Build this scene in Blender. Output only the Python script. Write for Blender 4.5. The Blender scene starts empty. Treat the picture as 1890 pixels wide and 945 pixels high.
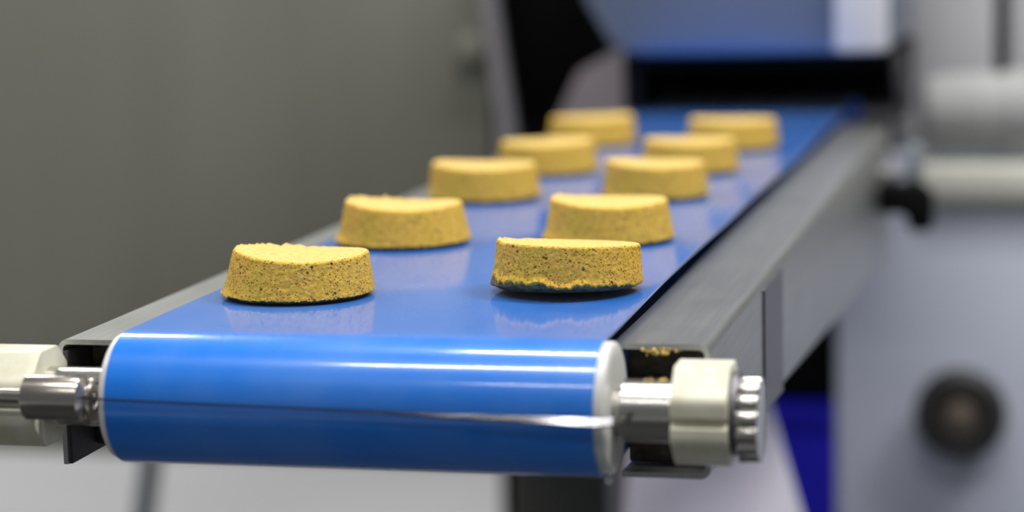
import bpy, bmesh, math, random
from mathutils import Vector, Matrix, noise

scene = bpy.context.scene
COL = scene.collection

# ------------------------------------------------------------------ camera
YAW, PITCH, ROLL, FPX = 0.2331018, 0.1419616, -0.0231627, 4191.446
cam_data = bpy.data.cameras.new('camera')
cam = bpy.data.objects.new('camera', cam_data)
COL.objects.link(cam)
fw = Vector((-math.sin(YAW) * math.cos(PITCH), math.cos(YAW) * math.cos(PITCH), -math.sin(PITCH)))
rt = Vector((math.cos(YAW), math.sin(YAW), 0))
up = rt.cross(fw)
r2 = rt * math.cos(ROLL) + up * math.sin(ROLL)
u2 = -rt * math.sin(ROLL) + up * math.cos(ROLL)
M = Matrix((r2, u2, -fw)).transposed().to_4x4()
M.translation = Vector((0.26770682, -0.86001705, 0.15882585))
cam.matrix_world = M
cam_data.sensor_width = 36.0
cam_data.lens = 36.0 * FPX / 1890.0
cam_data.clip_start = 0.02
cam_data.clip_end = 60
cam_data.dof.use_dof = True
cam_data.dof.focus_distance = 0.99
cam_data.dof.aperture_fstop = 4.0
cam_data.dof.aperture_blades = 0
scene.camera = cam

# ------------------------------------------------------------------ world, lamps, exposure
world = bpy.data.worlds.new('hall_light')
scene.world = world
world.use_nodes = True
wb = world.node_tree.nodes['Background']
wb.inputs[0].default_value = (0.93, 0.95, 1.0, 1)
wb.inputs[1].default_value = 0.15


def tube_or_fill(name, loc, sx, sy, power, col=(1.0, 0.975, 0.94)):
    d = bpy.data.lights.new(name, 'AREA')
    d.shape = 'RECTANGLE'
    d.size, d.size_y = sx, sy
    d.energy = power
    d.color = col
    o = bpy.data.objects.new(name, d)
    o.location = loc
    COL.objects.link(o)
    return o


tube_or_fill('tube_or_fill_light', (0.15, 0.72, 2.0), 1.3, 0.06, 28)
tube_or_fill('tube_or_fill_light', (0.05, -0.52, 2.0), 1.4, 0.06, 24)
tube_or_fill('tube_or_fill_light', (0.05, -1.95, 2.0), 1.4, 0.06, 12)
tube_or_fill('tube_or_fill_light', (-2.3, -0.3, 2.2), 1.4, 0.25, 36)  # added fill lamp that lights the steel cabinet front
tube_or_fill('tube_or_fill_light', (1.6, 0.35, 2.2), 1.0, 0.25, 62)  # added fill lamp that brightens right-hand faces and the chute
tube_or_fill('tube_or_fill_light', (-2.3, 3.0, 2.4), 1.4, 0.3, 80)  # added fill lamp, only for the floor behind the cabinet

vs = scene.view_settings
scene.display_settings.display_device = 'sRGB'
vs.view_transform = 'Standard'
vs.look = 'None'
vs.exposure = 0.0
vs.gamma = 1.0
vs.use_curve_mapping = False

# ------------------------------------------------------------------ materials
def srgb(r, g, b):
    f = lambda c: (c / 255 / 12.92) if c / 255 <= 0.04045 else ((c / 255 + 0.055) / 1.055) ** 2.4
    return (f(r), f(g), f(b), 1)


class Mat:
    def __init__(self, name, col, rough=0.5, metal=0.0, spec=0.5, coat=0.0):
        self.m = bpy.data.materials.new(name)
        self.m.use_nodes = True
        self.nt = self.m.node_tree
        self.b = self.nt.nodes['Principled BSDF']
        self.b.inputs['Base Color'].default_value = col
        self.b.inputs['Roughness'].default_value = rough
        self.b.inputs['Metallic'].default_value = metal
        self.b.inputs['Specular IOR Level'].default_value = spec
        self.b.inputs['Coat Weight'].default_value = coat
        self.last = None
        tc = self.nt.nodes.new('ShaderNodeTexCoord')
        self.co = tc.outputs['Object']

    def n(self, t, **kw):
        x = self.nt.nodes.new(t)
        for k, v in kw.items():
            setattr(x, k, v)
        return x

    def link(self, a, b):
        self.nt.links.new(a, b)

    def noise(self, scale, detail=4, stretch=(1, 1, 1), rough=0.55):
        mp = self.n('ShaderNodeMapping')
        mp.inputs['Scale'].default_value = stretch
        self.link(self.co, mp.inputs['Vector'])
        t = self.n('ShaderNodeTexNoise')
        t.inputs['Scale'].default_value = scale
        t.inputs['Detail'].default_value = detail
        t.inputs['Roughness'].default_value = rough
        self.link(mp.outputs[0], t.inputs['Vector'])
        return t.outputs['Fac']

    def voronoi(self, scale):
        t = self.n('ShaderNodeTexVoronoi')
        t.inputs['Scale'].default_value = scale
        self.link(self.co, t.inputs['Vector'])
        return t.outputs['Distance']

    def ramp(self, fac, stops):
        r = self.n('ShaderNodeValToRGB')
        e = r.color_ramp.elements
        while len(e) < len(stops):
            e.new(0.5)
        for i, (p, c) in enumerate(stops):
            e[i].position = p
            e[i].color = c if len(c) == 4 else (*c, 1)
        self.link(fac, r.inputs['Fac'])
        return r.outputs['Color']

    def mix(self, fac, a, b, mode='MIX'):
        x = self.n('ShaderNodeMix', data_type='RGBA', blend_type=mode)
        if isinstance(fac, float):
            x.inputs[0].default_value = fac
        else:
            self.link(fac, x.inputs[0])
        for sock, v in ((x.inputs[6], a), (x.inputs[7], b)):
            if isinstance(v, tuple):
                sock.default_value = v
            else:
                self.link(v, sock)
        return x.outputs[2]

    def color(self, c):
        self.link(c, self.b.inputs['Base Color'])
        return self

    def rough(self, fac, lo, hi):
        r = self.n('ShaderNodeMapRange')
        r.inputs['To Min'].default_value = lo
        r.inputs['To Max'].default_value = hi
        self.link(fac, r.inputs['Value'])
        self.link(r.outputs[0], self.b.inputs['Roughness'])
        return self

    def bump(self, fac, strength, dist):
        b = self.n('ShaderNodeBump')
        b.inputs['Strength'].default_value = strength
        b.inputs['Distance'].default_value = dist
        self.link(fac, b.inputs['Height'])
        if self.last:
            self.link(self.last, b.inputs['Normal'])
        self.last = b.outputs[0]
        self.link(self.last, self.b.inputs['Normal'])
        return self


def G(v):
    return (v, v, v, 1)


# belt: glossy blue polyurethane with dusty scuffs and a fine woven relief
mb = Mat('blue_belt', srgb(0, 98, 200), 0.3, 0, 0.5)
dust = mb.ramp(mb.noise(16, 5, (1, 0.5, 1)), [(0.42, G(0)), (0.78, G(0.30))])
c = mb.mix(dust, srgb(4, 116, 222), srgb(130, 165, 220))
smudge = mb.ramp(mb.noise(22, 3, (1.0, 0.7, 1)), [(0.66, G(0)), (0.8, G(0.35))])
c = mb.mix(smudge, c, srgb(20, 118, 165))
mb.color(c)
mb.rough(mb.noise(25, 4, (1, 0.3, 1)), 0.22, 0.34)
mb.b.inputs['Coat Weight'].default_value = 0.9
mb.b.inputs['Coat Roughness'].default_value = 0.08
mb.b.inputs['Coat IOR'].default_value = 1.5
mb.b.inputs['Sheen Weight'].default_value = 0.28
mb.b.inputs['Sheen Roughness'].default_value = 0.35
mb.b.inputs['Sheen Tint'].default_value = (0.85, 0.9, 1, 1)
mb.bump(mb.noise(700, 2, (1, 1, 1)), 0.10, 0.0004)
mb.bump(mb.noise(120, 2, (0.12, 1, 1)), 0.05, 0.0008)
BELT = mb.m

ms = Mat('brushed_stainless', srgb(150, 152, 150), 0.36, 0.75)
st = ms.noise(60, 5, (6, 0.2, 6))
ms.color(ms.ramp(st, [(0.3, srgb(150, 152, 151)), (0.7, srgb(164, 165, 164))]))
ms.rough(ms.noise(18, 3), 0.30, 0.42).bump(st, 0.015, 0.0003)
STEEL = ms.m
msd = Mat('splice_steel', srgb(112, 110, 116), 0.45, 0.8)
msd.color(msd.ramp(msd.noise(70, 4, (9, 0.35, 9)), [(0.3, srgb(112, 110, 116)), (0.7, srgb(124, 122, 128))]))
STEEL_DARK = msd.m

ma = Mat('turned_aluminium', srgb(205, 203, 196), 0.24, 1.0)
ma.bump(ma.noise(500, 2, (0.05, 1, 1)), 0.12, 0.0004)
ALU = ma.m
mrod = Mat('polished_rod_steel', srgb(190, 184, 176), 0.22, 1.0)
mrod.bump(mrod.noise(400, 2, (0.03, 1, 1)), 0.08, 0.0003)
ROD = mrod.m
mw = Mat('wire_steel', srgb(112, 112, 116), 0.18, 1.0)
mw.rough(mw.noise(60, 2), 0.12, 0.25)
WIRE = mw.m

mp_ = Mat('ivory_plastic', srgb(226, 226, 208), 0.32, 0, 0.5)
mp_.color(mp_.ramp(mp_.noise(55, 4), [(0.35, srgb(200, 198, 172)), (0.65, srgb(222, 222, 206))]))
mp_.bump(mp_.noise(160, 3), 0.12, 0.0006)
mp_.b.inputs['Subsurface Weight'].default_value = 0.08
mp_.b.inputs['Subsurface Radius'].default_value = (0.004, 0.004, 0.003)
IVORY = mp_.m
mdisc = Mat('white_nylon', srgb(226, 227, 224), 0.35)
mdisc.color(mdisc.ramp(mdisc.noise(70, 3), [(0.3, srgb(200, 201, 198)), (0.7, srgb(216, 217, 214))]))
DISC = mdisc.m

mplug = Mat('dirty_plug', srgb(44, 38, 30), 0.7)
mplug.color(mplug.ramp(mplug.noise(120, 5), [(0.35, srgb(22, 19, 15)), (0.55, srgb(58, 50, 40)), (0.75, srgb(90, 80, 62))]))
mplug.bump(mplug.noise(150, 4), 0.5, 0.002)
PLUG = mplug.m


def biscuit_mat():
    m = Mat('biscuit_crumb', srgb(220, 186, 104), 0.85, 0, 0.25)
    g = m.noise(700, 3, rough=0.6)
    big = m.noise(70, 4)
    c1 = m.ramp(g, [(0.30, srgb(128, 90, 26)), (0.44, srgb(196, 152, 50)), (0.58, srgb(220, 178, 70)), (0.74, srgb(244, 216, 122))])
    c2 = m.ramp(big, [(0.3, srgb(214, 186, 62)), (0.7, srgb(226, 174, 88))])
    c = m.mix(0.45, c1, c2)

    def pit(vs_, lo, hi, ns, a, b):
        p = m.ramp(m.voronoi(vs_), [(lo, G(1)), (hi, G(0))])
        q = m.ramp(m.noise(ns, 2), [(a, G(0)), (b, G(1))])
        x = m.n('ShaderNodeMath', operation='MULTIPLY')
        m.link(p, x.inputs[0])
        m.link(q, x.inputs[1])
        return x.outputs[0]
    p1 = pit(330, 0.12, 0.30, 130, 0.50, 0.60)
    p2 = pit(760, 0.16, 0.34, 200, 0.42, 0.54)
    mx = m.n('ShaderNodeMath', operation='MAXIMUM')
    m.link(p1, mx.inputs[0])
    m.link(p2, mx.inputs[1])
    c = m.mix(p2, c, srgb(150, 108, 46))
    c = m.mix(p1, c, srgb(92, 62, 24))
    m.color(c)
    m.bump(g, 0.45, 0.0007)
    inv = m.n('ShaderNodeMath', operation='SUBTRACT')
    inv.inputs[0].default_value = 1.0
    m.link(mx.outputs[0], inv.inputs[1])
    m.bump(inv.outputs[0], 0.7, 0.0009)
    return m.m


BISCUIT = biscuit_mat()
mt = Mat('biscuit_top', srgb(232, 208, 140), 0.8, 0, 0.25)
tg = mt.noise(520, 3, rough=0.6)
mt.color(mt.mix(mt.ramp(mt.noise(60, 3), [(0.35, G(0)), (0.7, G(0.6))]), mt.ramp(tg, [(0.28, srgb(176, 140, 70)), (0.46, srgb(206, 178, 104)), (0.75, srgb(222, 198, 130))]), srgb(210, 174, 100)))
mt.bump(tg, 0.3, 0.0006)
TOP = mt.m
mu = Mat('shade_toned_base', srgb(120, 112, 92), 0.9, 0, 0.2)  # dark base tone with the shade under the front lip painted in
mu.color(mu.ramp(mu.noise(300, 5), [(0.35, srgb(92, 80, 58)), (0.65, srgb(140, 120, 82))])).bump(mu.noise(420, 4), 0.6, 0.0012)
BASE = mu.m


def simple(name, a, b, rough, metal, scale, stretch=(1, 1, 1), bump=0.0, spec=0.5):
    m = Mat(name, a, rough, metal, spec)
    f = m.noise(scale, 4, stretch)
    m.color(m.ramp(f, [(0.3, a), (0.7, b)]))
    if bump:
        m.bump(f, bump, 0.002)
    return m.m


CAB_L = simple('olive_grey_steel', srgb(132, 133, 122), srgb(140, 141, 130), 0.5, 0.45, 5, (2, 2, 0.2), 0.004)
FLANGE = simple('grey_flange', srgb(150, 148, 152), srgb(164, 162, 166), 0.45, 0.5, 12)
BLACK = simple('black_void', srgb(10, 10, 11), srgb(16, 16, 18), 0.85, 0, 20, spec=0.1)  # matte black puts the darkness of machine openings into colour; lever is black
CHARCOAL = simple('charcoal_paint', srgb(38, 38, 42), srgb(48, 48, 52), 0.6, 0, 20)
MAUVE = simple('mauve_grey_plate', srgb(146, 138, 146), srgb(158, 150, 156), 0.5, 0.3, 12)
HOOD = simple('blue_grey_hood', srgb(116, 128, 152), srgb(126, 138, 160), 0.38, 0.6, 6, (1, 1, 0.3))
GUARD = simple('white_guard', srgb(226, 225, 230), srgb(236, 235, 238), 0.4, 0, 10)
COLUMN = simple('pale_grey_paint', srgb(184, 184, 190), srgb(196, 196, 200), 0.5, 0, 10)
MOTORG = simple('motor_grey_paint', srgb(160, 161, 162), srgb(172, 173, 173), 0.55, 0, 10)
CREAM = simple('cream_grey_paint', srgb(196, 196, 186), srgb(210, 210, 202), 0.5, 0, 10)
CABR = simple('lavender_grey_paint', srgb(182, 188, 206), srgb(192, 198, 215), 0.42, 0.0, 4)
RUBBER = simple('black_rubber', srgb(30, 30, 30), srgb(40, 40, 39), 0.55, 0, 30)
HUB = simple('brown_hub', srgb(104, 94, 84), srgb(118, 108, 98), 0.5, 0.3, 30)
BLUEP = simple('royal_blue_plastic', srgb(38, 36, 222), srgb(44, 42, 232), 0.4, 0, 10)
CHUTE = simple('lilac_white_sheet', srgb(232, 228, 244), srgb(240, 236, 250), 0.4, 0.0, 8)
POST = simple('dark_post_paint', srgb(72, 72, 66), srgb(84, 84, 78), 0.5, 0.2, 15)
FLOORM = simple('pale_floor', srgb(186, 187, 190), srgb(202, 203, 206), 0.45, 0, 1.2)
WALLM = simple('grey_wall', srgb(170, 172, 178), srgb(182, 184, 190), 0.7, 0, 1.0)
POLE = simple('slate_pole', srgb(112, 120, 128), srgb(122, 130, 138), 0.4, 0.4, 20)
TEAL = simple('grey_teal_bracket', srgb(130, 140, 148), srgb(142, 152, 160), 0.5, 0.3, 20)
BED = simple('bed_steel', srgb(90, 90, 90), srgb(100, 100, 100), 0.5, 0.7, 20)

# ------------------------------------------------------------------ mesh helpers
def finish(name, bm, mat, parent=None, smooth=None):
    bmesh.ops.recalc_face_normals(bm, faces=bm.faces)
    me = bpy.data.meshes.new(name)
    bm.to_mesh(me)
    bm.free()
    for m in (mat if isinstance(mat, (list, tuple)) else [mat]):
        me.materials.append(m)
    if smooth is not None:
        for p in me.polygons:
            p.use_smooth = True
        me.set_sharp_from_angle(angle=math.radians(smooth))
    o = bpy.data.objects.new(name, me)
    COL.objects.link(o)
    if parent:
        o.parent = parent
        o.matrix_parent_inverse = parent.matrix_world.inverted()
    return o


def tag(o, label=None, cat=None, group=None, kind=None):
    for k, v in (('label', label), ('category', cat), ('group', group), ('kind', kind)):
        if v:
            o[k] = v
    return o


def empty(name, loc):
    o = bpy.data.objects.new(name, None)
    o.location = loc
    o.empty_display_size = 0.05
    COL.objects.link(o)
    bpy.context.view_layer.update()
    return o


def box(bm, x0, x1, y0, y1, z0, z1):
    v = [bm.verts.new((x, y, z)) for x in (x0, x1) for y in (y0, y1) for z in (z0, z1)]
    for f in ((0, 1, 3, 2), (4, 6, 7, 5), (0, 4, 5, 1), (2, 3, 7, 6), (0, 2, 6, 4), (1, 5, 7, 3)):
        bm.faces.new([v[i] for i in f])


def bevel(bm, w, seg=2, angle=30):
    bmesh.ops.recalc_face_normals(bm, faces=bm.faces)
    es = [e for e in bm.edges if len(e.link_faces) == 2 and e.calc_face_angle(0) > math.radians(angle)]
    bmesh.ops.bevel(bm, geom=es, offset=w, segments=seg, profile=0.5, affect='EDGES', clamp_overlap=True)


def boxed(name, x0, x1, y0, y1, z0, z1, mat, parent=None, bev=0.003):
    bm = bmesh.new()
    box(bm, x0, x1, y0, y1, z0, z1)
    if bev:
        bevel(bm, bev)
    return finish(name, bm, mat, parent, 35)


def prism(bm, pts, axis, a, b):
    """extrude a 2-D outline along an axis between a and b; pts are the two remaining coordinates in order"""
    def P(p, t):
        if axis == 'x':
            return (t, p[0], p[1])
        if axis == 'y':
            return (p[0], t, p[1])
        return (p[0], p[1], t)
    A = [bm.verts.new(P(p, a)) for p in pts]
    B = [bm.verts.new(P(p, b)) for p in pts]
    n = len(pts)
    bm.faces.new(A)
    bm.faces.new(B[::-1])
    for i in range(n):
        bm.faces.new((A[i], B[i], B[(i + 1) % n], A[(i + 1) % n]))


def prismed(name, pts, axis, a, b, mat, parent=None, bev=0.002, seg=2):
    bm = bmesh.new()
    prism(bm, pts, axis, a, b)
    if bev:
        bevel(bm, bev, seg)
    return finish(name, bm, mat, parent, 35)


def lathe_x(bm, prof, cy, cz, n=64):
    """revolve (x, r) profile about an axis parallel to X through (cy, cz)"""
    rings = []
    for x, r in prof:
        if r < 1e-7:
            rings.append([bm.verts.new((x, cy, cz))])
        else:
            rings.append([bm.verts.new((x, cy + r * math.sin(2 * math.pi * k / n), cz + r * math.cos(2 * math.pi * k / n))) for k in range(n)])
    for A, B in zip(rings, rings[1:]):
        for k in range(n):
            a = A[k % len(A)], A[(k + 1) % len(A)]
            b = B[k % len(B)], B[(k + 1) % len(B)]
            f = [a[0]]
            if len(A) > 1:
                f.append(a[1])
            f.append(b[1] if len(B) > 1 else b[0])
            if len(B) > 1:
                f.append(b[0])
            bm.faces.new(f)


def lathe(name, prof, cy, cz, mat, parent=None, n=64, smooth=35):
    bm = bmesh.new()
    lathe_x(bm, prof, cy, cz, n)
    return finish(name, bm, mat, parent, smooth)


def cyl_prof(x0, x1, r, b=0.001):
    return [(x0, 0), (x0, r - b), (x0 + b * 0.3, r - b * 0.3), (x0 + b, r), (x1 - b, r), (x1 - b * 0.3, r - b * 0.3), (x1, r - b), (x1, 0)]


# ------------------------------------------------------------------ setting
bm = bmesh.new()
box(bm, -5, 5, -3.5, 7.5, -1.0, -0.95)
tag(finish('floor', bm, FLOORM), 'pale grey smooth factory floor below the machines', 'floor', kind='structure')
FL = bpy.data.objects['floor']
boxed('bounce_blocker_mat', -1.1, 1.5, -2.4, 1.25, -0.9498, -0.938, simple('bounce_blocker_dark', srgb(34, 36, 40), srgb(44, 46, 50), 0.75, 0, 60, bump=0.3), FL, 0.004)  # added dark sheet out of view, cuts floor bounce under the roller
bm = bmesh.new()
box(bm, -5, 5, 7.5, 7.6, -0.95, 3.2)
tag(finish('wall_back', bm, WALLM), 'grey wall far behind the machines', 'wall', kind='structure')

# ------------------------------------------------------------------ conveyor
R = 0.0274            # outer radius of belt on the roller
BT = 0.0013           # belt thickness
HW = 0.1              # half width
AZ = -0.0282          # axle height
conv = empty('conveyor', (0.0, 0.5, -0.95))
tag(conv, 'narrow conveyor with blue belt between steel side rails, carrying biscuits', 'conveyor')

# belt: closed loop
Y1 = 1.22
path = []
nt = 90
for i in range(nt):
    t = (i / nt) ** 1.0
    path.append((Y1 + (0 - Y1) * t, 0.0, 0.0))
for i in range(33):
    a = math.pi * i / 32
    path.append((-R * math.sin(a), -R + R * math.cos(a), a))
for i in range(1, 50):
    path.append((Y1 * i / 50, -2 * R, math.pi))
for i in range(33):
    a = math.pi + math.pi * i / 32
    path.append((Y1 - R * math.sin(a), -R + R * math.cos(a), a))
bm = bmesh.new()
NX = 48
outer, inner = [], []
for (y, z, a) in path:
    top = 1.0 if (abs(a) < 1e-6 and y > 0.04) else 0.0
    ro, ri = [], []
    for i in range(NX + 1):
        u = i / NX
        x = -HW + 2 * HW * u
        e = max(0.0, (x - 0.078) / 0.022)
        lift = top * min(1, (y - 0.04) / 0.1) * e * e * (0.0010 + 0.0022 * noise.noise((0.3, y * 5.5, 0.7)))
        wob = top * 0.0002 * noise.noise((x * 20, y * 9, 0.2))
        ro.append(bm.verts.new((x, y, z + lift + wob)))
        ny, nz = -math.sin(a), math.cos(a)
        ri.append(bm.verts.new((x, y - ny * BT, z - nz * BT + lift + wob)))
    outer.append(ro)
    inner.append(ri)
n = len(path)
for k in range(n):
    A, B, C, D = outer[k], outer[(k + 1) % n], inner[k], inner[(k + 1) % n]
    for i in range(NX):
        bm.faces.new((A[i], A[i + 1], B[i + 1], B[i]))
        bm.faces.new((C[i], D[i], D[i + 1], C[i + 1]))
    bm.faces.new((A[0], B[0], D[0], C[0]))
    bm.faces.new((A[NX], C[NX], D[NX], B[NX]))
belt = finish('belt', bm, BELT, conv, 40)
belt['label'] = 'glossy blue belt'

boxed('bed_plate', -0.092, 0.092, 0.045, 1.18, -0.0048, -0.0022, BED, conv, 0.0004)

# roller with white end discs
rr = R - BT - 0.0003
roller = lathe('roller', cyl_prof(-0.0995, 0.0995, rr, 0.001), 0, -R, DISC, conv)
for x0, x1 in ((-0.1036, -0.0994), (0.0994, 0.1042)):
    s = 1 if x1 > 0 else -1
    ro = 0.0262
    inn, out = (x0, x1) if s > 0 else (x1, x0)
    d = lathe('end_disc', [(inn, 0), (inn, ro), (out - s * 0.0016, ro), (out - s * 0.0006, ro - 0.0005), (out, ro - 0.0016), (out + s * 0.0002, ro - 0.006), (out, 0)], 0, -R, DISC, roller, 96)
    d['label'] = 'white plastic end disc'

# axle and its hardware
lathe('axle', [(-0.137, 0), (-0.137, 0.0122), (-0.1085, 0.0122), (-0.1075, 0.0112), (-0.1070, 0.0085), (-0.1, 0.0085), (0.1, 0.0085),
               (0.1065, 0.0085), (0.1070, 0.0112), (0.1078, 0.0124), (0.130, 0.0124), (0.130, 0)], 0, AZ, ALU, conv, 72)


def knob_outline(r, groove):
    pts = []
    n = 96
    for k in range(n):
        a = 2 * math.pi * k / n
        # rounded octagon
        m = (a + math.pi / 8) % (math.pi / 4) - math.pi / 8
        ro = r * 0.945 / math.cos(m)
        ro = min(ro, r * 1.005)
        for g in groove:
            dd = (a - g + math.pi) % (2 * math.pi) - math.pi
            ro -= 0.0026 * math.exp(-(dd / 0.07) ** 4)
        pts.append((math.sin(a) * ro, AZ + math.cos(a) * ro))
    return pts


GRO = [math.radians(d) for d in (268, 88)]
k1 = prismed('adjusting_knob', knob_outline(0.0208, GRO), 'x', 0.1285, 0.1505, IVORY, conv, 0.0026, 4)
k2 = prismed('adjusting_knob', knob_outline(0.0212, GRO), 'x', -0.166, -0.1350, IVORY, conv, 0.0016, 3)
for k in (k1, k2):
    k['label'] = 'ivory plastic octagonal knob'
# collar between knob and lobed nut, then the nut
lathe('knob_collar', cyl_prof(0.150, 0.1534, 0.0165, 0.0008), 0, AZ, STEEL_DARK, conv)
pts = []
for k in range(168):
    a = 2 * math.pi * k / 168
    ro = 0.0150 + 0.0020 * abs(math.cos(a * 7)) ** 0.7
    pts.append((math.sin(a) * ro, AZ - 0.0024 + math.cos(a) * ro))
nut = prismed('lobed_nut', pts, 'x', 0.1532, 0.1615, ALU, conv, 0.0008, 2)
nut['label'] = 'bright ribbed metal nut'

# tension rod standing in front of the far knob
RY, RZ = -0.0245, -0.0237
rod = lathe('tension_rod', [(-0.1720, 0), (-0.1720, 0.0031), (-0.1342, 0.0031), (-0.1342, 0.0085), (-0.1335, 0.0093), (-0.1112, 0.0093),
                            (-0.1098, 0.0088), (-0.1082, 0.0062), (-0.1075, 0.0045), (-0.1075, 0.0036), (-0.1090, 0.0030), (-0.1090, 0)], RY, RZ, ROD, conv, 64)
rod['label'] = 'polished steel rod with a rounded end'
lathe('eye_washer', [(-0.1080, 0.0032), (-0.1080, 0.0090), (-0.1076, 0.0094), (-0.1068, 0.0094), (-0.1062, 0.0088), (-0.1062, 0.0076), (-0.1070, 0.0068), (-0.1074, 0.0034), (-0.1080, 0.0032)], RY + 0.005, RZ - 0.002, ROD, rod, 56)
lathe('set_screw', [(-0.1090, 0), (-0.1080, 0.0026), (-0.1066, 0.0022), (-0.1062, 0)], RY, RZ, STEEL_DARK, rod, 6)

# scraper wire: a thin ribbon that twists towards its right end
bm = bmesh.new()
way = [(-0.1078, -0.0262, -0.0228), (-0.104, -0.0282, -0.0226), (-0.098, -0.0296, -0.0228), (-0.05, -0.0297, -0.0237), (0.0, -0.0297, -0.0246), (0.05, -0.0297, -0.0256),
       (0.08, -0.0297, -0.0262), (0.1015, -0.0296, -0.0268), (0.108, -0.0250, -0.0272), (0.113, -0.0128, -0.0276)]
seq = []
for i in range(len(way) - 1):
    p, q = Vector(way[i]), Vector(way[i + 1])
    for t in range(6):
        seq.append(p.lerp(q, t / 6))
seq.append(Vector(way[-1]))
rings = []
for p in seq:
    u = (p.x + 0.11) / 0.22
    w = 0.0014 + 0.0009 * max(0, u - 0.55) / 0.45           # half width of the strip
    tilt = math.radians(-15 + 26 * min(1, max(0, (u - 0.3) / 0.4)) + 16 * min(1, max(0, (u - 0.7) / 0.25)))
    th = 0.0006
    dv = Vector((0, -math.cos(tilt), -math.sin(tilt)))
    nv = Vector((0, -math.sin(tilt), math.cos(tilt)))
    c0 = p + Vector((0, -w * math.cos(tilt), 0))
    rings.append([bm.verts.new(c0 + dv * a * w + nv * b * th) for a, b in ((1, 0.6), (-1, 1), (-1, -1), (1, -0.6))])
for A, B in zip(rings, rings[1:]):
    for i in range(4):
        bm.faces.new((A[i], A[(i + 1) % 4], B[(i + 1) % 4], B[i]))
bm.faces.new(rings[0])
bm.faces.new(rings[-1][::-1])
w_ = finish('scraper_wire', bm, WIRE, conv, 30)
w_['label'] = 'thin steel wire stretched across the roller'


# side rails: bent sheet channels whose web gets a little deeper towards the back
def channel(name, s, xin, xout, ytop, inner_lip, parent, zdeep=True, bottom=True):
    th, rad = 0.0022, 0.0045
    st = [(0.03, -0.0625), (0.26, -0.0755), (0.64, -0.0985), (1.10, -0.1255)] if s > 0 else [(0.018, -0.062), (0.30, -0.068), (0.7, -0.080), (1.10, -0.092)]
    bm = bmesh.new()
    rings = []
    for y, zb in st:
        zt = ytop - 0.0035 * (y - 0.03)
        o, i = [], []
        o.append((xin, zt)); i.append((xin, zt - th))
        for k in range(7):
            a = math.pi / 2 * k / 6
            o.append((xout - rad + rad * math.sin(a), zt - rad + rad * math.cos(a)))
            i.append((xout - rad + (rad - th) * math.sin(a), zt - rad + (rad - th) * math.cos(a)))
        if bottom:
            for k in range(7):
                a = math.pi / 2 * k / 6
                o.append((xout - rad + rad * math.cos(a), zb + rad - rad * math.sin(a)))
                i.append((xout - rad + (rad - th) * math.cos(a), zb + rad - (rad - th) * math.sin(a)))
            o.append((inner_lip, zb)); i.append((inner_lip, zb + th))
        else:
            o.append((xout, zb)); i.append((xout - th, zb))
        loop = o + i[::-1]
        rings.append([bm.verts.new((s * x, y, z)) for x, z in loop])
    m = len(rings[0])
    for A, B in zip(rings, rings[1:]):
        for k in range(m):
            bm.faces.new((A[k], A[(k + 1) % m], B[(k + 1) % m], B[k]))
    h = m // 2
    for Rg in (rings[0], rings[-1]):
        for k in range(h - 1):
            bm.faces.new((Rg[k], Rg[k + 1], Rg[m - 2 - k], Rg[m - 1 - k]))
    return finish(name, bm, STEEL, parent, 25)


railR = channel('side_rail', 1, 0.0975, 0.137, -0.0072, 0.100, conv)
railR['label'] = 'steel side rail with an open end'
railL = channel('side_rail', -1, 0.0975, 0.1395, -0.0078, 0.100, conv, bottom=False)
railL['label'] = 'steel side rail with an open end'
# recessed dirty plugs that close the channels
boxed('end_plug', 0.1005, 0.1344, 0.046, 0.060, -0.060, -0.0098, PLUG, railR, 0.001)
boxed('end_plug', -0.1342, -0.1005, 0.040, 0.055, -0.058, -0.0104, PLUG, railL, 0.001)
boxed('dark_web_plate', -0.1371, -0.1345, 0.0165, 0.26, -0.0615, -0.0125, CHARCOAL, railL, 0.0008)  # dark plate whose colour also paints shade over the inner web
prismed('splice_plate', [(0.205, -0.0125), (0.278, -0.0130), (0.278, -0.0765), (0.205, -0.0720)], 'x', 0.1368, 0.1382, STEEL_DARK, railR, 0.0003, 1)
# slide arms that carry the axle from inside the channels
boxed('slide_arm', 0.1085, 0.1145, 0.004, 0.050, AZ - 0.008, AZ + 0.006, STEEL_DARK, conv, 0.001)
boxed('slide_arm', -0.1300, -0.1240, 0.004, 0.0395, AZ - 0.008, AZ + 0.006, STEEL_DARK, conv, 0.001)
# support post under the belt
po = boxed('support_post', -0.0565, 0.0015, 0.50, 0.55, -0.9372, -0.060, POST, conv, 0.004)
boxed('foot_plate', -0.11, 0.012, 0.44, 0.61, -0.9375, -0.930, POST, conv, 0.003)
boxed('cross_brace', -0.1318, 0.1345, 0.505, 0.545, -0.068, -0.0575, POST, conv, 0.001)
# hanging droplet under the near end disc
bm = bmesh.new()
bmesh.ops.create_uvsphere(bm, u_segments=16, v_segments=10, radius=0.0016)
for v in bm.verts:
    v.co.z *= 1.25
    v.co += Vector((0.1012, -0.002, -0.0560))
finish('grease_drop', bm, DISC, conv, 60)

# ------------------------------------------------------------------ biscuits
VIEW = Vector((0.31, -0.95, 0)).normalized()      # roughly towards the camera, for turning the wear


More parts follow.
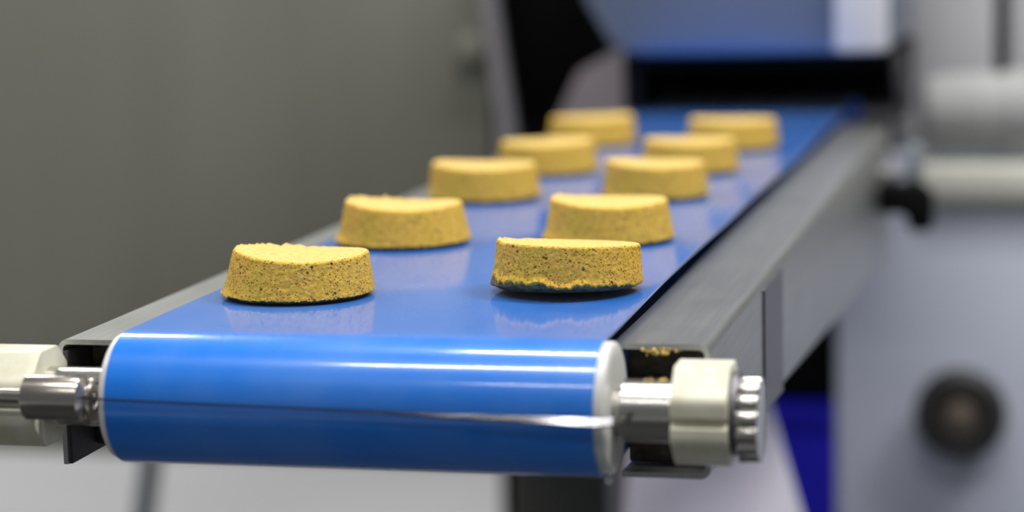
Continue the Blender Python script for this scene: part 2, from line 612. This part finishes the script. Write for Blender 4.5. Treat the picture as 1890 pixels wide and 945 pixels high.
def biscuit(label, cx, cy, rb, seed, h=0.0195, rt_ratio=0.885, tilt=(0, 0), saddle=0.0008, rim=(2.6, 0.0018), skirt=(2.9, 0.0022), skirt_w=0.9, front_lip=0.0, fine=False, shift=0.0):
    """tilt: rise of the top per unit towards image right / away; rim, skirt: (angle, amount) of crumbly ridge and flared foot;
    angles run from image right (0) through away (pi/2) to image left (pi) and towards the camera (-pi/2)"""
    na = 300 if fine else 150
    bm = bmesh.new()
    rt_ = rb * rt_ratio
    rnd = random.Random(seed)
    off = Vector((rnd.uniform(-9, 9), rnd.uniform(-9, 9), rnd.uniform(-9, 9)))
    rows = []
    nb, ns, ntp = (6, 40, 22) if fine else (4, 22, 12)
    for t in (0.4, 0.75, 0.90, 0.95, 1.0):      # underside
        rows.append(('b', t))
    for i in range(1, ns + 1):
        rows.append(('s', i / ns))
    for i in range(1, ntp):
        rows.append(('t', 1 - i / ntp))
    yaw = 0.235

    def ang(d):
        return (d + math.pi) % (2 * math.pi) - math.pi

    rings, under = [], []
    for kind, t in rows:
        ring, und = [], []
        for k in range(na):
            a = 2 * math.pi * k / na
            ca, sa = math.cos(a), math.sin(a)
            sk = skirt[1] * math.exp(-(ang(a - skirt[0]) / skirt_w) ** 2)
            rg = rim[1] * math.exp(-(ang(a - rim[0]) / 0.75) ** 2)
            lp = front_lip * math.exp(-(ang(a + 2.05) / 0.95) ** 2)
            jag = noise.fractal(Vector((ca * 9, sa * 9, 1.7)) + off, 1.0, 2.1, 4)
            jag2 = noise.fractal(Vector((ca * 26, sa * 26, 4.1)) + off, 0.9, 2.1, 3)
            top_h = h + (tilt[0] * ca + tilt[1] * sa) * rt_ + saddle * math.cos(2 * a)
            foot = 0.0017 + 0.0007 * jag2 + 0.0003 * jag + sk * 0.10
            if kind == 'b':
                r = (rb + 0.6 * sk + 0.0006 * jag2 - (0.0034 * lp / front_lip if front_lip else 0)) * t
                z = foot * max(0.0, (t - 0.90) / 0.10) ** 0.8 + 0.0002 * t ** 2
                if t < 1:
                    z += 0.0002 * noise.noise(Vector((ca * r * 300, sa * r * 300, 2)) + off)
            elif kind == 's':
                r = rb + (rt_ - rb) * t
                z = foot + 0.0002 + (top_h - foot) * t
                zz = z / h
                r += sk * math.exp(-(zz / 0.17) ** 2) * (1 + 0.5 * jag) 
                r += 0.00035 * jag2 * math.exp(-(zz / 0.2) ** 2) + 0.0004 * max(0, 1 - zz / 0.08)
                if lp > 1e-5:
                    zl = 0.24 + 0.10 * jag + 0.05 * jag2 - 0.10 * math.sin(a + 2.0)
                    g = lp / front_lip
                    if zz < zl:
                        r += g * (-0.0034 + 0.0050 * (zz / zl) ** 0.8) + g * 0.0005 * jag2
                    else:
                        r += g * 0.0016 * max(0, 1 - (zz - zl) / 0.10)
                if t > 0.93:
                    e = (t - 0.93) / 0.07
                    r -= 0.0006 * e * e
                    z -= 0.0003 * e
                z += rg * max(0, t - 0.8) / 0.2 * (0.5 + 0.9 * jag)
                q = Vector((ca * r, sa * r, z))
                f1 = noise.fractal(q * 160 + off, 0.9, 2.1, 3)
                f2 = noise.fractal(q * 620 + off, 0.8, 2.2, 3)
                r += 0.00018 * f1 + 0.00016 * f2
            else:
                r = (rt_ - 0.0006) * t
                z = h + (tilt[0] * ca + tilt[1] * sa) * rt_ * t + saddle * math.cos(2 * a) * t ** 2
                z -= 0.0005 * (1 - t * t)
                z += rg * (0.5 + 0.9 * jag) * max(0, (t - 0.72) / 0.28) ** 1.5
                q = Vector((ca * r, sa * r, 0.5))
                z += 0.00010 * noise.fractal(q * 300 + off, 0.9, 2.1, 3)
            und.append(kind == 's' and front_lip > 0 and lp > 0.12 * front_lip and zz < zl * 0.86)
            sh = shift * z / h
            wx = r * math.cos(a + yaw) + sh * math.cos(yaw)
            wy = r * math.sin(a + yaw) + sh * math.sin(yaw)
            ring.append(bm.verts.new((wx, wy, z)))
        rings.append(ring)
        under.append(und)
    c_b = bm.verts.new((0, 0, 0.0002))
    c_t = bm.verts.new((shift * math.cos(yaw), shift * math.sin(yaw), h - 0.0005))
    for k in range(na):
        f = bm.faces.new((c_b, rings[0][(k + 1) % na], rings[0][k]))
        f.material_index = 1
        bm.faces.new((c_t, rings[-1][k], rings[-1][(k + 1) % na])).material_index = 2
    for j, (A, B) in enumerate(zip(rings, rings[1:])):
        for k in range(na):
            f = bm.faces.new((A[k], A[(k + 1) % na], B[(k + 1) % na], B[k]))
            if rows[j + 1][0] == 'b' or under[j + 1][k]:  # lip underside takes the base colour with shade painted in
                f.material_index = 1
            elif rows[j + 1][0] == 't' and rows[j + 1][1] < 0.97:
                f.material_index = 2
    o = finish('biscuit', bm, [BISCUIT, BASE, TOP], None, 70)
    o.location = (cx, cy, 0.0004)
    tag(o, label, 'biscuit', 'biscuits riding on the blue belt')
    return o


b1 = biscuit('front biscuit of the row nearer the dark steel cabinet, crumbly ridge on its rim', -0.0573, 0.0947, 0.0338, 3, 0.0192, 0.89, (-0.045, -0.02), 0.0012, (2.2, 0.0018), (3.1, 0.0018), fine=True, shift=0.0016)
b2 = biscuit('front biscuit nearest the open rail end, with a ragged lifted lip at its foot', 0.0608, 0.1171, 0.0336, 11, 0.0198, 0.95, (-0.040, -0.030), 0.0002, (2.9, 0.0012), (3.3, 0.0022), 0.7, 0.0016, fine=True, shift=0.0008)
R2_ = Matrix.Rotation(math.radians(-3.0), 4, Vector((math.cos(0.235), math.sin(0.235), 0)))
b2.rotation_euler = R2_.to_euler()
b2.location.z += 0.0335 * math.sin(math.radians(3.0)) - 0.0004
biscuit('second biscuit of the cabinet-side row, flared foot and raised rim ridge', -0.0566, 0.2656, 0.0345, 21, 0.0205, 0.87, (-0.03, -0.02), 0.0012, (2.3, 0.0020), (3.05, 0.0030))
biscuit('second biscuit of the rail-side row, right behind the ragged one', 0.0485, 0.2823, 0.0336, 33, 0.0205, 0.89, (-0.02, -0.01), 0.0009, (2.7, 0.0014), (3.1, 0.0024))
biscuit('third biscuit of the cabinet-side row, blurred, middle of five', -0.0613, 0.4589, 0.0338, 41, 0.0205, 0.92, (-0.02, -0.01), 0.0008, (2.6, 0.0012), (3.0, 0.0016))
biscuit('third biscuit of the rail-side row, blurred, middle of five', 0.0408, 0.4706, 0.0318, 52, 0.0205, 0.92, (-0.03, -0.01), 0.0008, (2.6, 0.0014), (3.0, 0.0014))
biscuit('fourth biscuit of the cabinet-side row, second from the far end', -0.0540, 0.6042, 0.0334, 61, 0.0205, 0.92, (0.0, -0.01), 0.0005, (1.0, 0.0012), (3.0, 0.0016))
biscuit('fourth biscuit of the rail-side row, second from the far end', 0.0399, 0.6120, 0.0322, 73, 0.0205, 0.92, (-0.01, -0.01), 0.0006, (2.6, 0.0012), (3.0, 0.0014))
biscuit('farthest biscuit of the cabinet-side row, before the mauve plate', -0.0614, 0.7951, 0.0330, 82, 0.0205, 0.92, (0.01, -0.01), 0.0005, (0.6, 0.0012), (3.0, 0.0014))
biscuit('farthest biscuit of the rail-side row, before the black machine opening', 0.0471, 0.7685, 0.0332, 95, 0.0205, 0.93, (-0.01, -0.01), 0.0005, (2.6, 0.0010), (3.0, 0.0012))

# crumbs caught on the machine
def crumbs(name, label, pts, seed):
    rnd = random.Random(seed)
    bm = bmesh.new()
    for (x, y, z, r) in pts:
        m = bmesh.ops.create_icosphere(bm, subdivisions=1, radius=r)
        for v in m['verts']:
            v.co *= rnd.uniform(0.7, 1.25)
            v.co += Vector((x, y, z))
    o = finish(name, bm, TOP)
    return tag(o, label, 'crumbs', kind='stuff')


rnd = random.Random(5)
crumbs('rail_crumbs', 'yellow crumbs hanging under the lip of the open rail end',
       [(0.111 + rnd.gauss(0.005, 0.0036), 0.0296 + rnd.uniform(-0.0006, 0.004), -0.0092 - abs(rnd.gauss(0, 0.0008)), rnd.uniform(0.0005, 0.0011)) for _ in range(46)], 1)
crumbs('axle_crumbs', 'few yellow crumbs lying on top of the bright axle',
       [(rnd.uniform(0.116, 0.126), rnd.uniform(-0.003, 0.002), AZ + 0.0124, rnd.uniform(0.0004, 0.0008)) for _ in range(14)], 2)

# ------------------------------------------------------------------ machines around
# steel cabinet on the far side
cab = empty('steel_cabinet', (-0.9, 1.45, -0.95))
tag(cab, 'large dark olive grey brushed steel cabinet behind the belt', 'cabinet')
boxed('cabinet_body', -1.9, -0.42, 1.31, 1.9, -0.36, 0.56, CAB_L, cab, 0.006)
boxed('front_door', -1.86, -0.262, 1.295, 1.312, -0.372, 0.55, CAB_L, cab, 0.004)
bm = bmesh.new()
prism(bm, [(-0.268, 0.53), (-0.258, 0.53), (-0.249, 0.094), (-0.235, -0.019), (-0.220, -0.16), (-0.24, -0.36), (-0.252, -0.36), (-0.252, -0.019), (-0.266, 0.094)], 'y', 1.275, 1.292)
bevel(bm, 0.003)
finish('edge_flange', bm, FLANGE, cab, 35)
# bolt head
bm = bmesh.new()
bmesh.ops.create_cone(bm, cap_ends=True, segments=24, radius1=0.0165, radius2=0.0145, depth=0.016)
bmesh.ops.rotate(bm, verts=bm.verts, matrix=Matrix.Rotation(math.radians(90), 3, 'X'))
bmesh.ops.translate(bm, verts=bm.verts, vec=(-0.278, 1.284, 0.046))
bevel(bm, 0.003)
finish('bolt_head', bm, CAB_L, cab, 35)
for lx, ly in ((-1.80, 1.40), (-1.80, 1.82)):
    boxed('cabinet_leg', lx - 0.02, lx + 0.02, ly - 0.02, ly + 0.02, -0.9495, -0.355, POLE, cab, 0.003)
bm = bmesh.new()
bmesh.ops.create_cone(bm, cap_ends=True, segments=28, radius1=0.0125, radius2=0.0125, depth=0.60)
bmesh.ops.rotate(bm, verts=bm.verts, matrix=Matrix.Rotation(math.radians(10), 3, 'Y'))
bmesh.ops.translate(bm, verts=bm.verts, vec=(-0.797, 1.6, -0.652))
finish('cabinet_leg', bm, POLE, cab, 40)

# charcoal machine frame with the slanted dark slot
fr = empty('slotted_machine', (-0.12, 1.45, -0.95))
tag(fr, 'dark slotted machine in the gap between steel cabinet and hood', 'machine')
boxed('dark_back', -0.34, -0.10, 1.62, 1.64, -0.62, 0.33, BLACK, fr, 0.002)
prismed('gusset_plate', [(-0.175, 0.022), (-0.132, 0.046), (-0.108, 0.046), (-0.108, -0.62), (-0.155, -0.62), (-0.200, -0.03)], 'y', 1.30, 1.32, MAUVE, fr, 0.002)
prismed('slanted_cover', [(-0.300, 0.33), (-0.150, 0.33), (-0.150, 0.10), (-0.163, 0.020), (-0.205, -0.010), (-0.262, -0.010), (-0.285, 0.09)], 'y', 1.36, 1.40, BLACK, fr, 0.004)
prismed('lower_cover', [(-0.268, 0.000), (-0.175, 0.002), (-0.160, -0.62), (-0.262, -0.62)], 'y', 1.41, 1.44, CHARCOAL, fr, 0.003)
for lx in (-0.262, -0.135):
    boxed('frame_leg', lx - 0.006, lx + 0.03, 1.575, 1.615, -0.9495, 0.32, CHARCOAL, fr, 0.003)

# forming machine over the far end of the belt
fm = empty('forming_machine', (0.03, 1.3, -0.95))
tag(fm, 'blue-grey machine hood with a black opening over the far belt end', 'machine')
bm = bmesh.new()
prism(bm, [(-0.145, 0.30), (0.142, 0.30), (0.142, 0.0505), (-0.084, 0.0505), (-0.100, 0.062), (-0.122, 0.10)], 'y', 1.06, 1.36)
bevel(bm, 0.012, 4)
finish('hood', bm, HOOD, fm, 40)
boxed('guard_strip', 0.094, 0.139, 1.050, 1.064, 0.053, 0.29, GUARD, fm, 0.005)
ob = bmesh.new()
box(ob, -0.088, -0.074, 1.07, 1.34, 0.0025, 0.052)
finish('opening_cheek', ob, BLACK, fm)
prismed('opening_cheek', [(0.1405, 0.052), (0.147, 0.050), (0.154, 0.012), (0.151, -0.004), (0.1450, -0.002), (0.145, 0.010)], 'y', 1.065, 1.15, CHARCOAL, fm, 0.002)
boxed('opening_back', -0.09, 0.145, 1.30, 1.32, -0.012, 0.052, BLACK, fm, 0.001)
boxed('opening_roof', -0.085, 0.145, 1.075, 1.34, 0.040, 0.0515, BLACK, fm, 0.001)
for lx in (-0.085, -0.04):
    boxed('machine_leg', lx, lx + 0.035, 1.322, 1.352, -0.9495, 0.052, CHARCOAL, fm, 0.003)

# pale column beside the hood
cl = empty('pale_column', (0.2, 1.46, -0.066))
tag(cl, 'pale grey upright machine column right of the hood', 'column')
boxed('column_body', 0.122, 0.217, 1.40, 1.54, -0.0655, 0.33, COLUMN, cl, 0.006)
boxed('side_cover', 0.231, 0.34, 1.41, 1.55, -0.0655, 0.33, COLUMN, cl, 0.006)
boxed('gap_strip', 0.216, 0.232, 1.47, 1.53, -0.0655, 0.33, CHARCOAL, cl, 0.001)

# rounded motor housing
mo = empty('motor_housing', (0.24, 1.336, -0.066))
tag(mo, 'rounded pale grey motor housing in front of the pale column', 'motor')
lathe('motor_barrel', [(0.152, 0), (0.152, 0.026), (0.157, 0.034), (0.168, 0.0385), (0.228, 0.0385), (0.234, 0.042), (0.36, 0.042), (0.366, 0.036), (0.366, 0)], 1.334, -0.0225, MOTORG, mo, 56)
lathe('motor_band', cyl_prof(0.206, 0.214, 0.0398, 0.001), 1.334, -0.0225, MOTORG, mo, 56)
boxed('motor_foot', 0.165, 0.35, 1.305, 1.365, -0.0655, -0.054, TEAL, mo, 0.002)

# cream ledge under the motor
lg = boxed('machine_ledge', 0.149, 0.60, 1.28, 1.62, -0.104, -0.066, CREAM, None, 0.010)
tag(lg, 'cream grey horizontal ledge carrying the motor housing', 'ledge')

# black clamp lever beside the rail
cp = empty('clamp_lever', (0.155, 0.93, -0.06))
tag(cp, 'black elbow-shaped clamp lever beside the far rail side', 'clamp')
prismed('lever', [(0.1385, -0.044), (0.173, -0.043), (0.182, -0.051), (0.182, -0.080), (0.164, -0.081), (0.161, -0.067), (0.1385, -0.067)], 'y', 0.922, 0.944, BLACK, cp, 0.004, 3)
boxed('lever_bracket', 0.1625, 0.173, 0.930, 0.948, -0.0425, -0.014, TEAL, cp, 0.002)
boxed('lever_block', 0.1385, 0.155, 0.932, 0.955, -0.0435, -0.032, FLANGE, cp, 0.003)

# lavender cabinet at lower right with a black hand knob
rc = empty('control_cabinet', (0.35, 1.58, -0.95))
tag(rc, 'lavender grey cabinet with one round black knob', 'cabinet')
boxed('cabinet_body', 0.0725, 0.95, 1.295, 1.80, -0.9495, -0.1045, CABR, rc, 0.008)


def lathe_y(name, prof, cx, cz, mat, parent, n=56):
    bm = bmesh.new()
    lathe_x(bm, prof, 0, 0, n)
    for v in bm.verts:
        x, y, z = v.co
        v.co = Vector((cx + y, x, cz + z))
    return finish(name, bm, mat, parent, 35)


kn = lathe_y('round_knob', [(1.296, 0), (1.296, 0.035), (1.286, 0.037), (1.276, 0.043), (1.266, 0.0425), (1.261, 0.037), (1.2595, 0.028), (1.263, 0.021), (1.263, 0)], 0.1915, -0.300, RUBBER, rc)
lathe_y('knob_hub', [(1.2635, 0), (1.2635, 0.0145), (1.257, 0.0125), (1.255, 0)], 0.1915, -0.300, HUB, kn, 40)

# royal blue bin and black box that paints the dark recess in the gap
bb = empty('blue_bin', (-0.05, 2.02, -0.95))
tag(bb, 'royal blue plastic bin in the gap left of the lavender cabinet', 'bin')
boxed('bin_body', -0.15, 0.12, 1.91, 2.15, -0.9495, -0.45, BLUEP, bb, 0.012)
boxed('bin_rim', -0.16, 0.13, 1.90, 2.16, -0.452, -0.432, BLUEP, bb, 0.006)
bk = boxed('dark_recess_box', -0.16, 0.13, 1.92, 2.15, -0.4315, -0.08, BLACK, None, 0.01)
tag(bk, 'black box standing in for the dark recess above the royal blue bin', 'case')

# lilac white sheet-metal chute under the conveyor
ch = empty('sheet_chute', (-0.03, 0.95, -0.95))
tag(ch, 'lilac white sheet metal chute leaning under the conveyor', 'chute')


def lean(b):
    for v in b.verts:
        v.co.y += (v.co.z + 0.23) * 0.6


bm = bmesh.new()
prism(bm, [(-0.062, -0.240), (0.046, -0.222), (0.050, -0.230), (0.326, -0.937), (0.03, -0.937), (-0.062, -0.33)], 'y', 0.95, 0.962)
bevel(bm, 0.002)
lean(bm)
finish('chute_sheet', bm, CHUTE, ch, 35)
bm = bmesh.new()
prism(bm, [(-0.060, -0.26), (-0.052, -0.26), (0.045, -0.93), (0.032, -0.93), (-0.060, -0.34)], 'y', 0.9625, 1.03)
lean(bm)
finish('stiffener', bm, MAUVE, ch, 35)
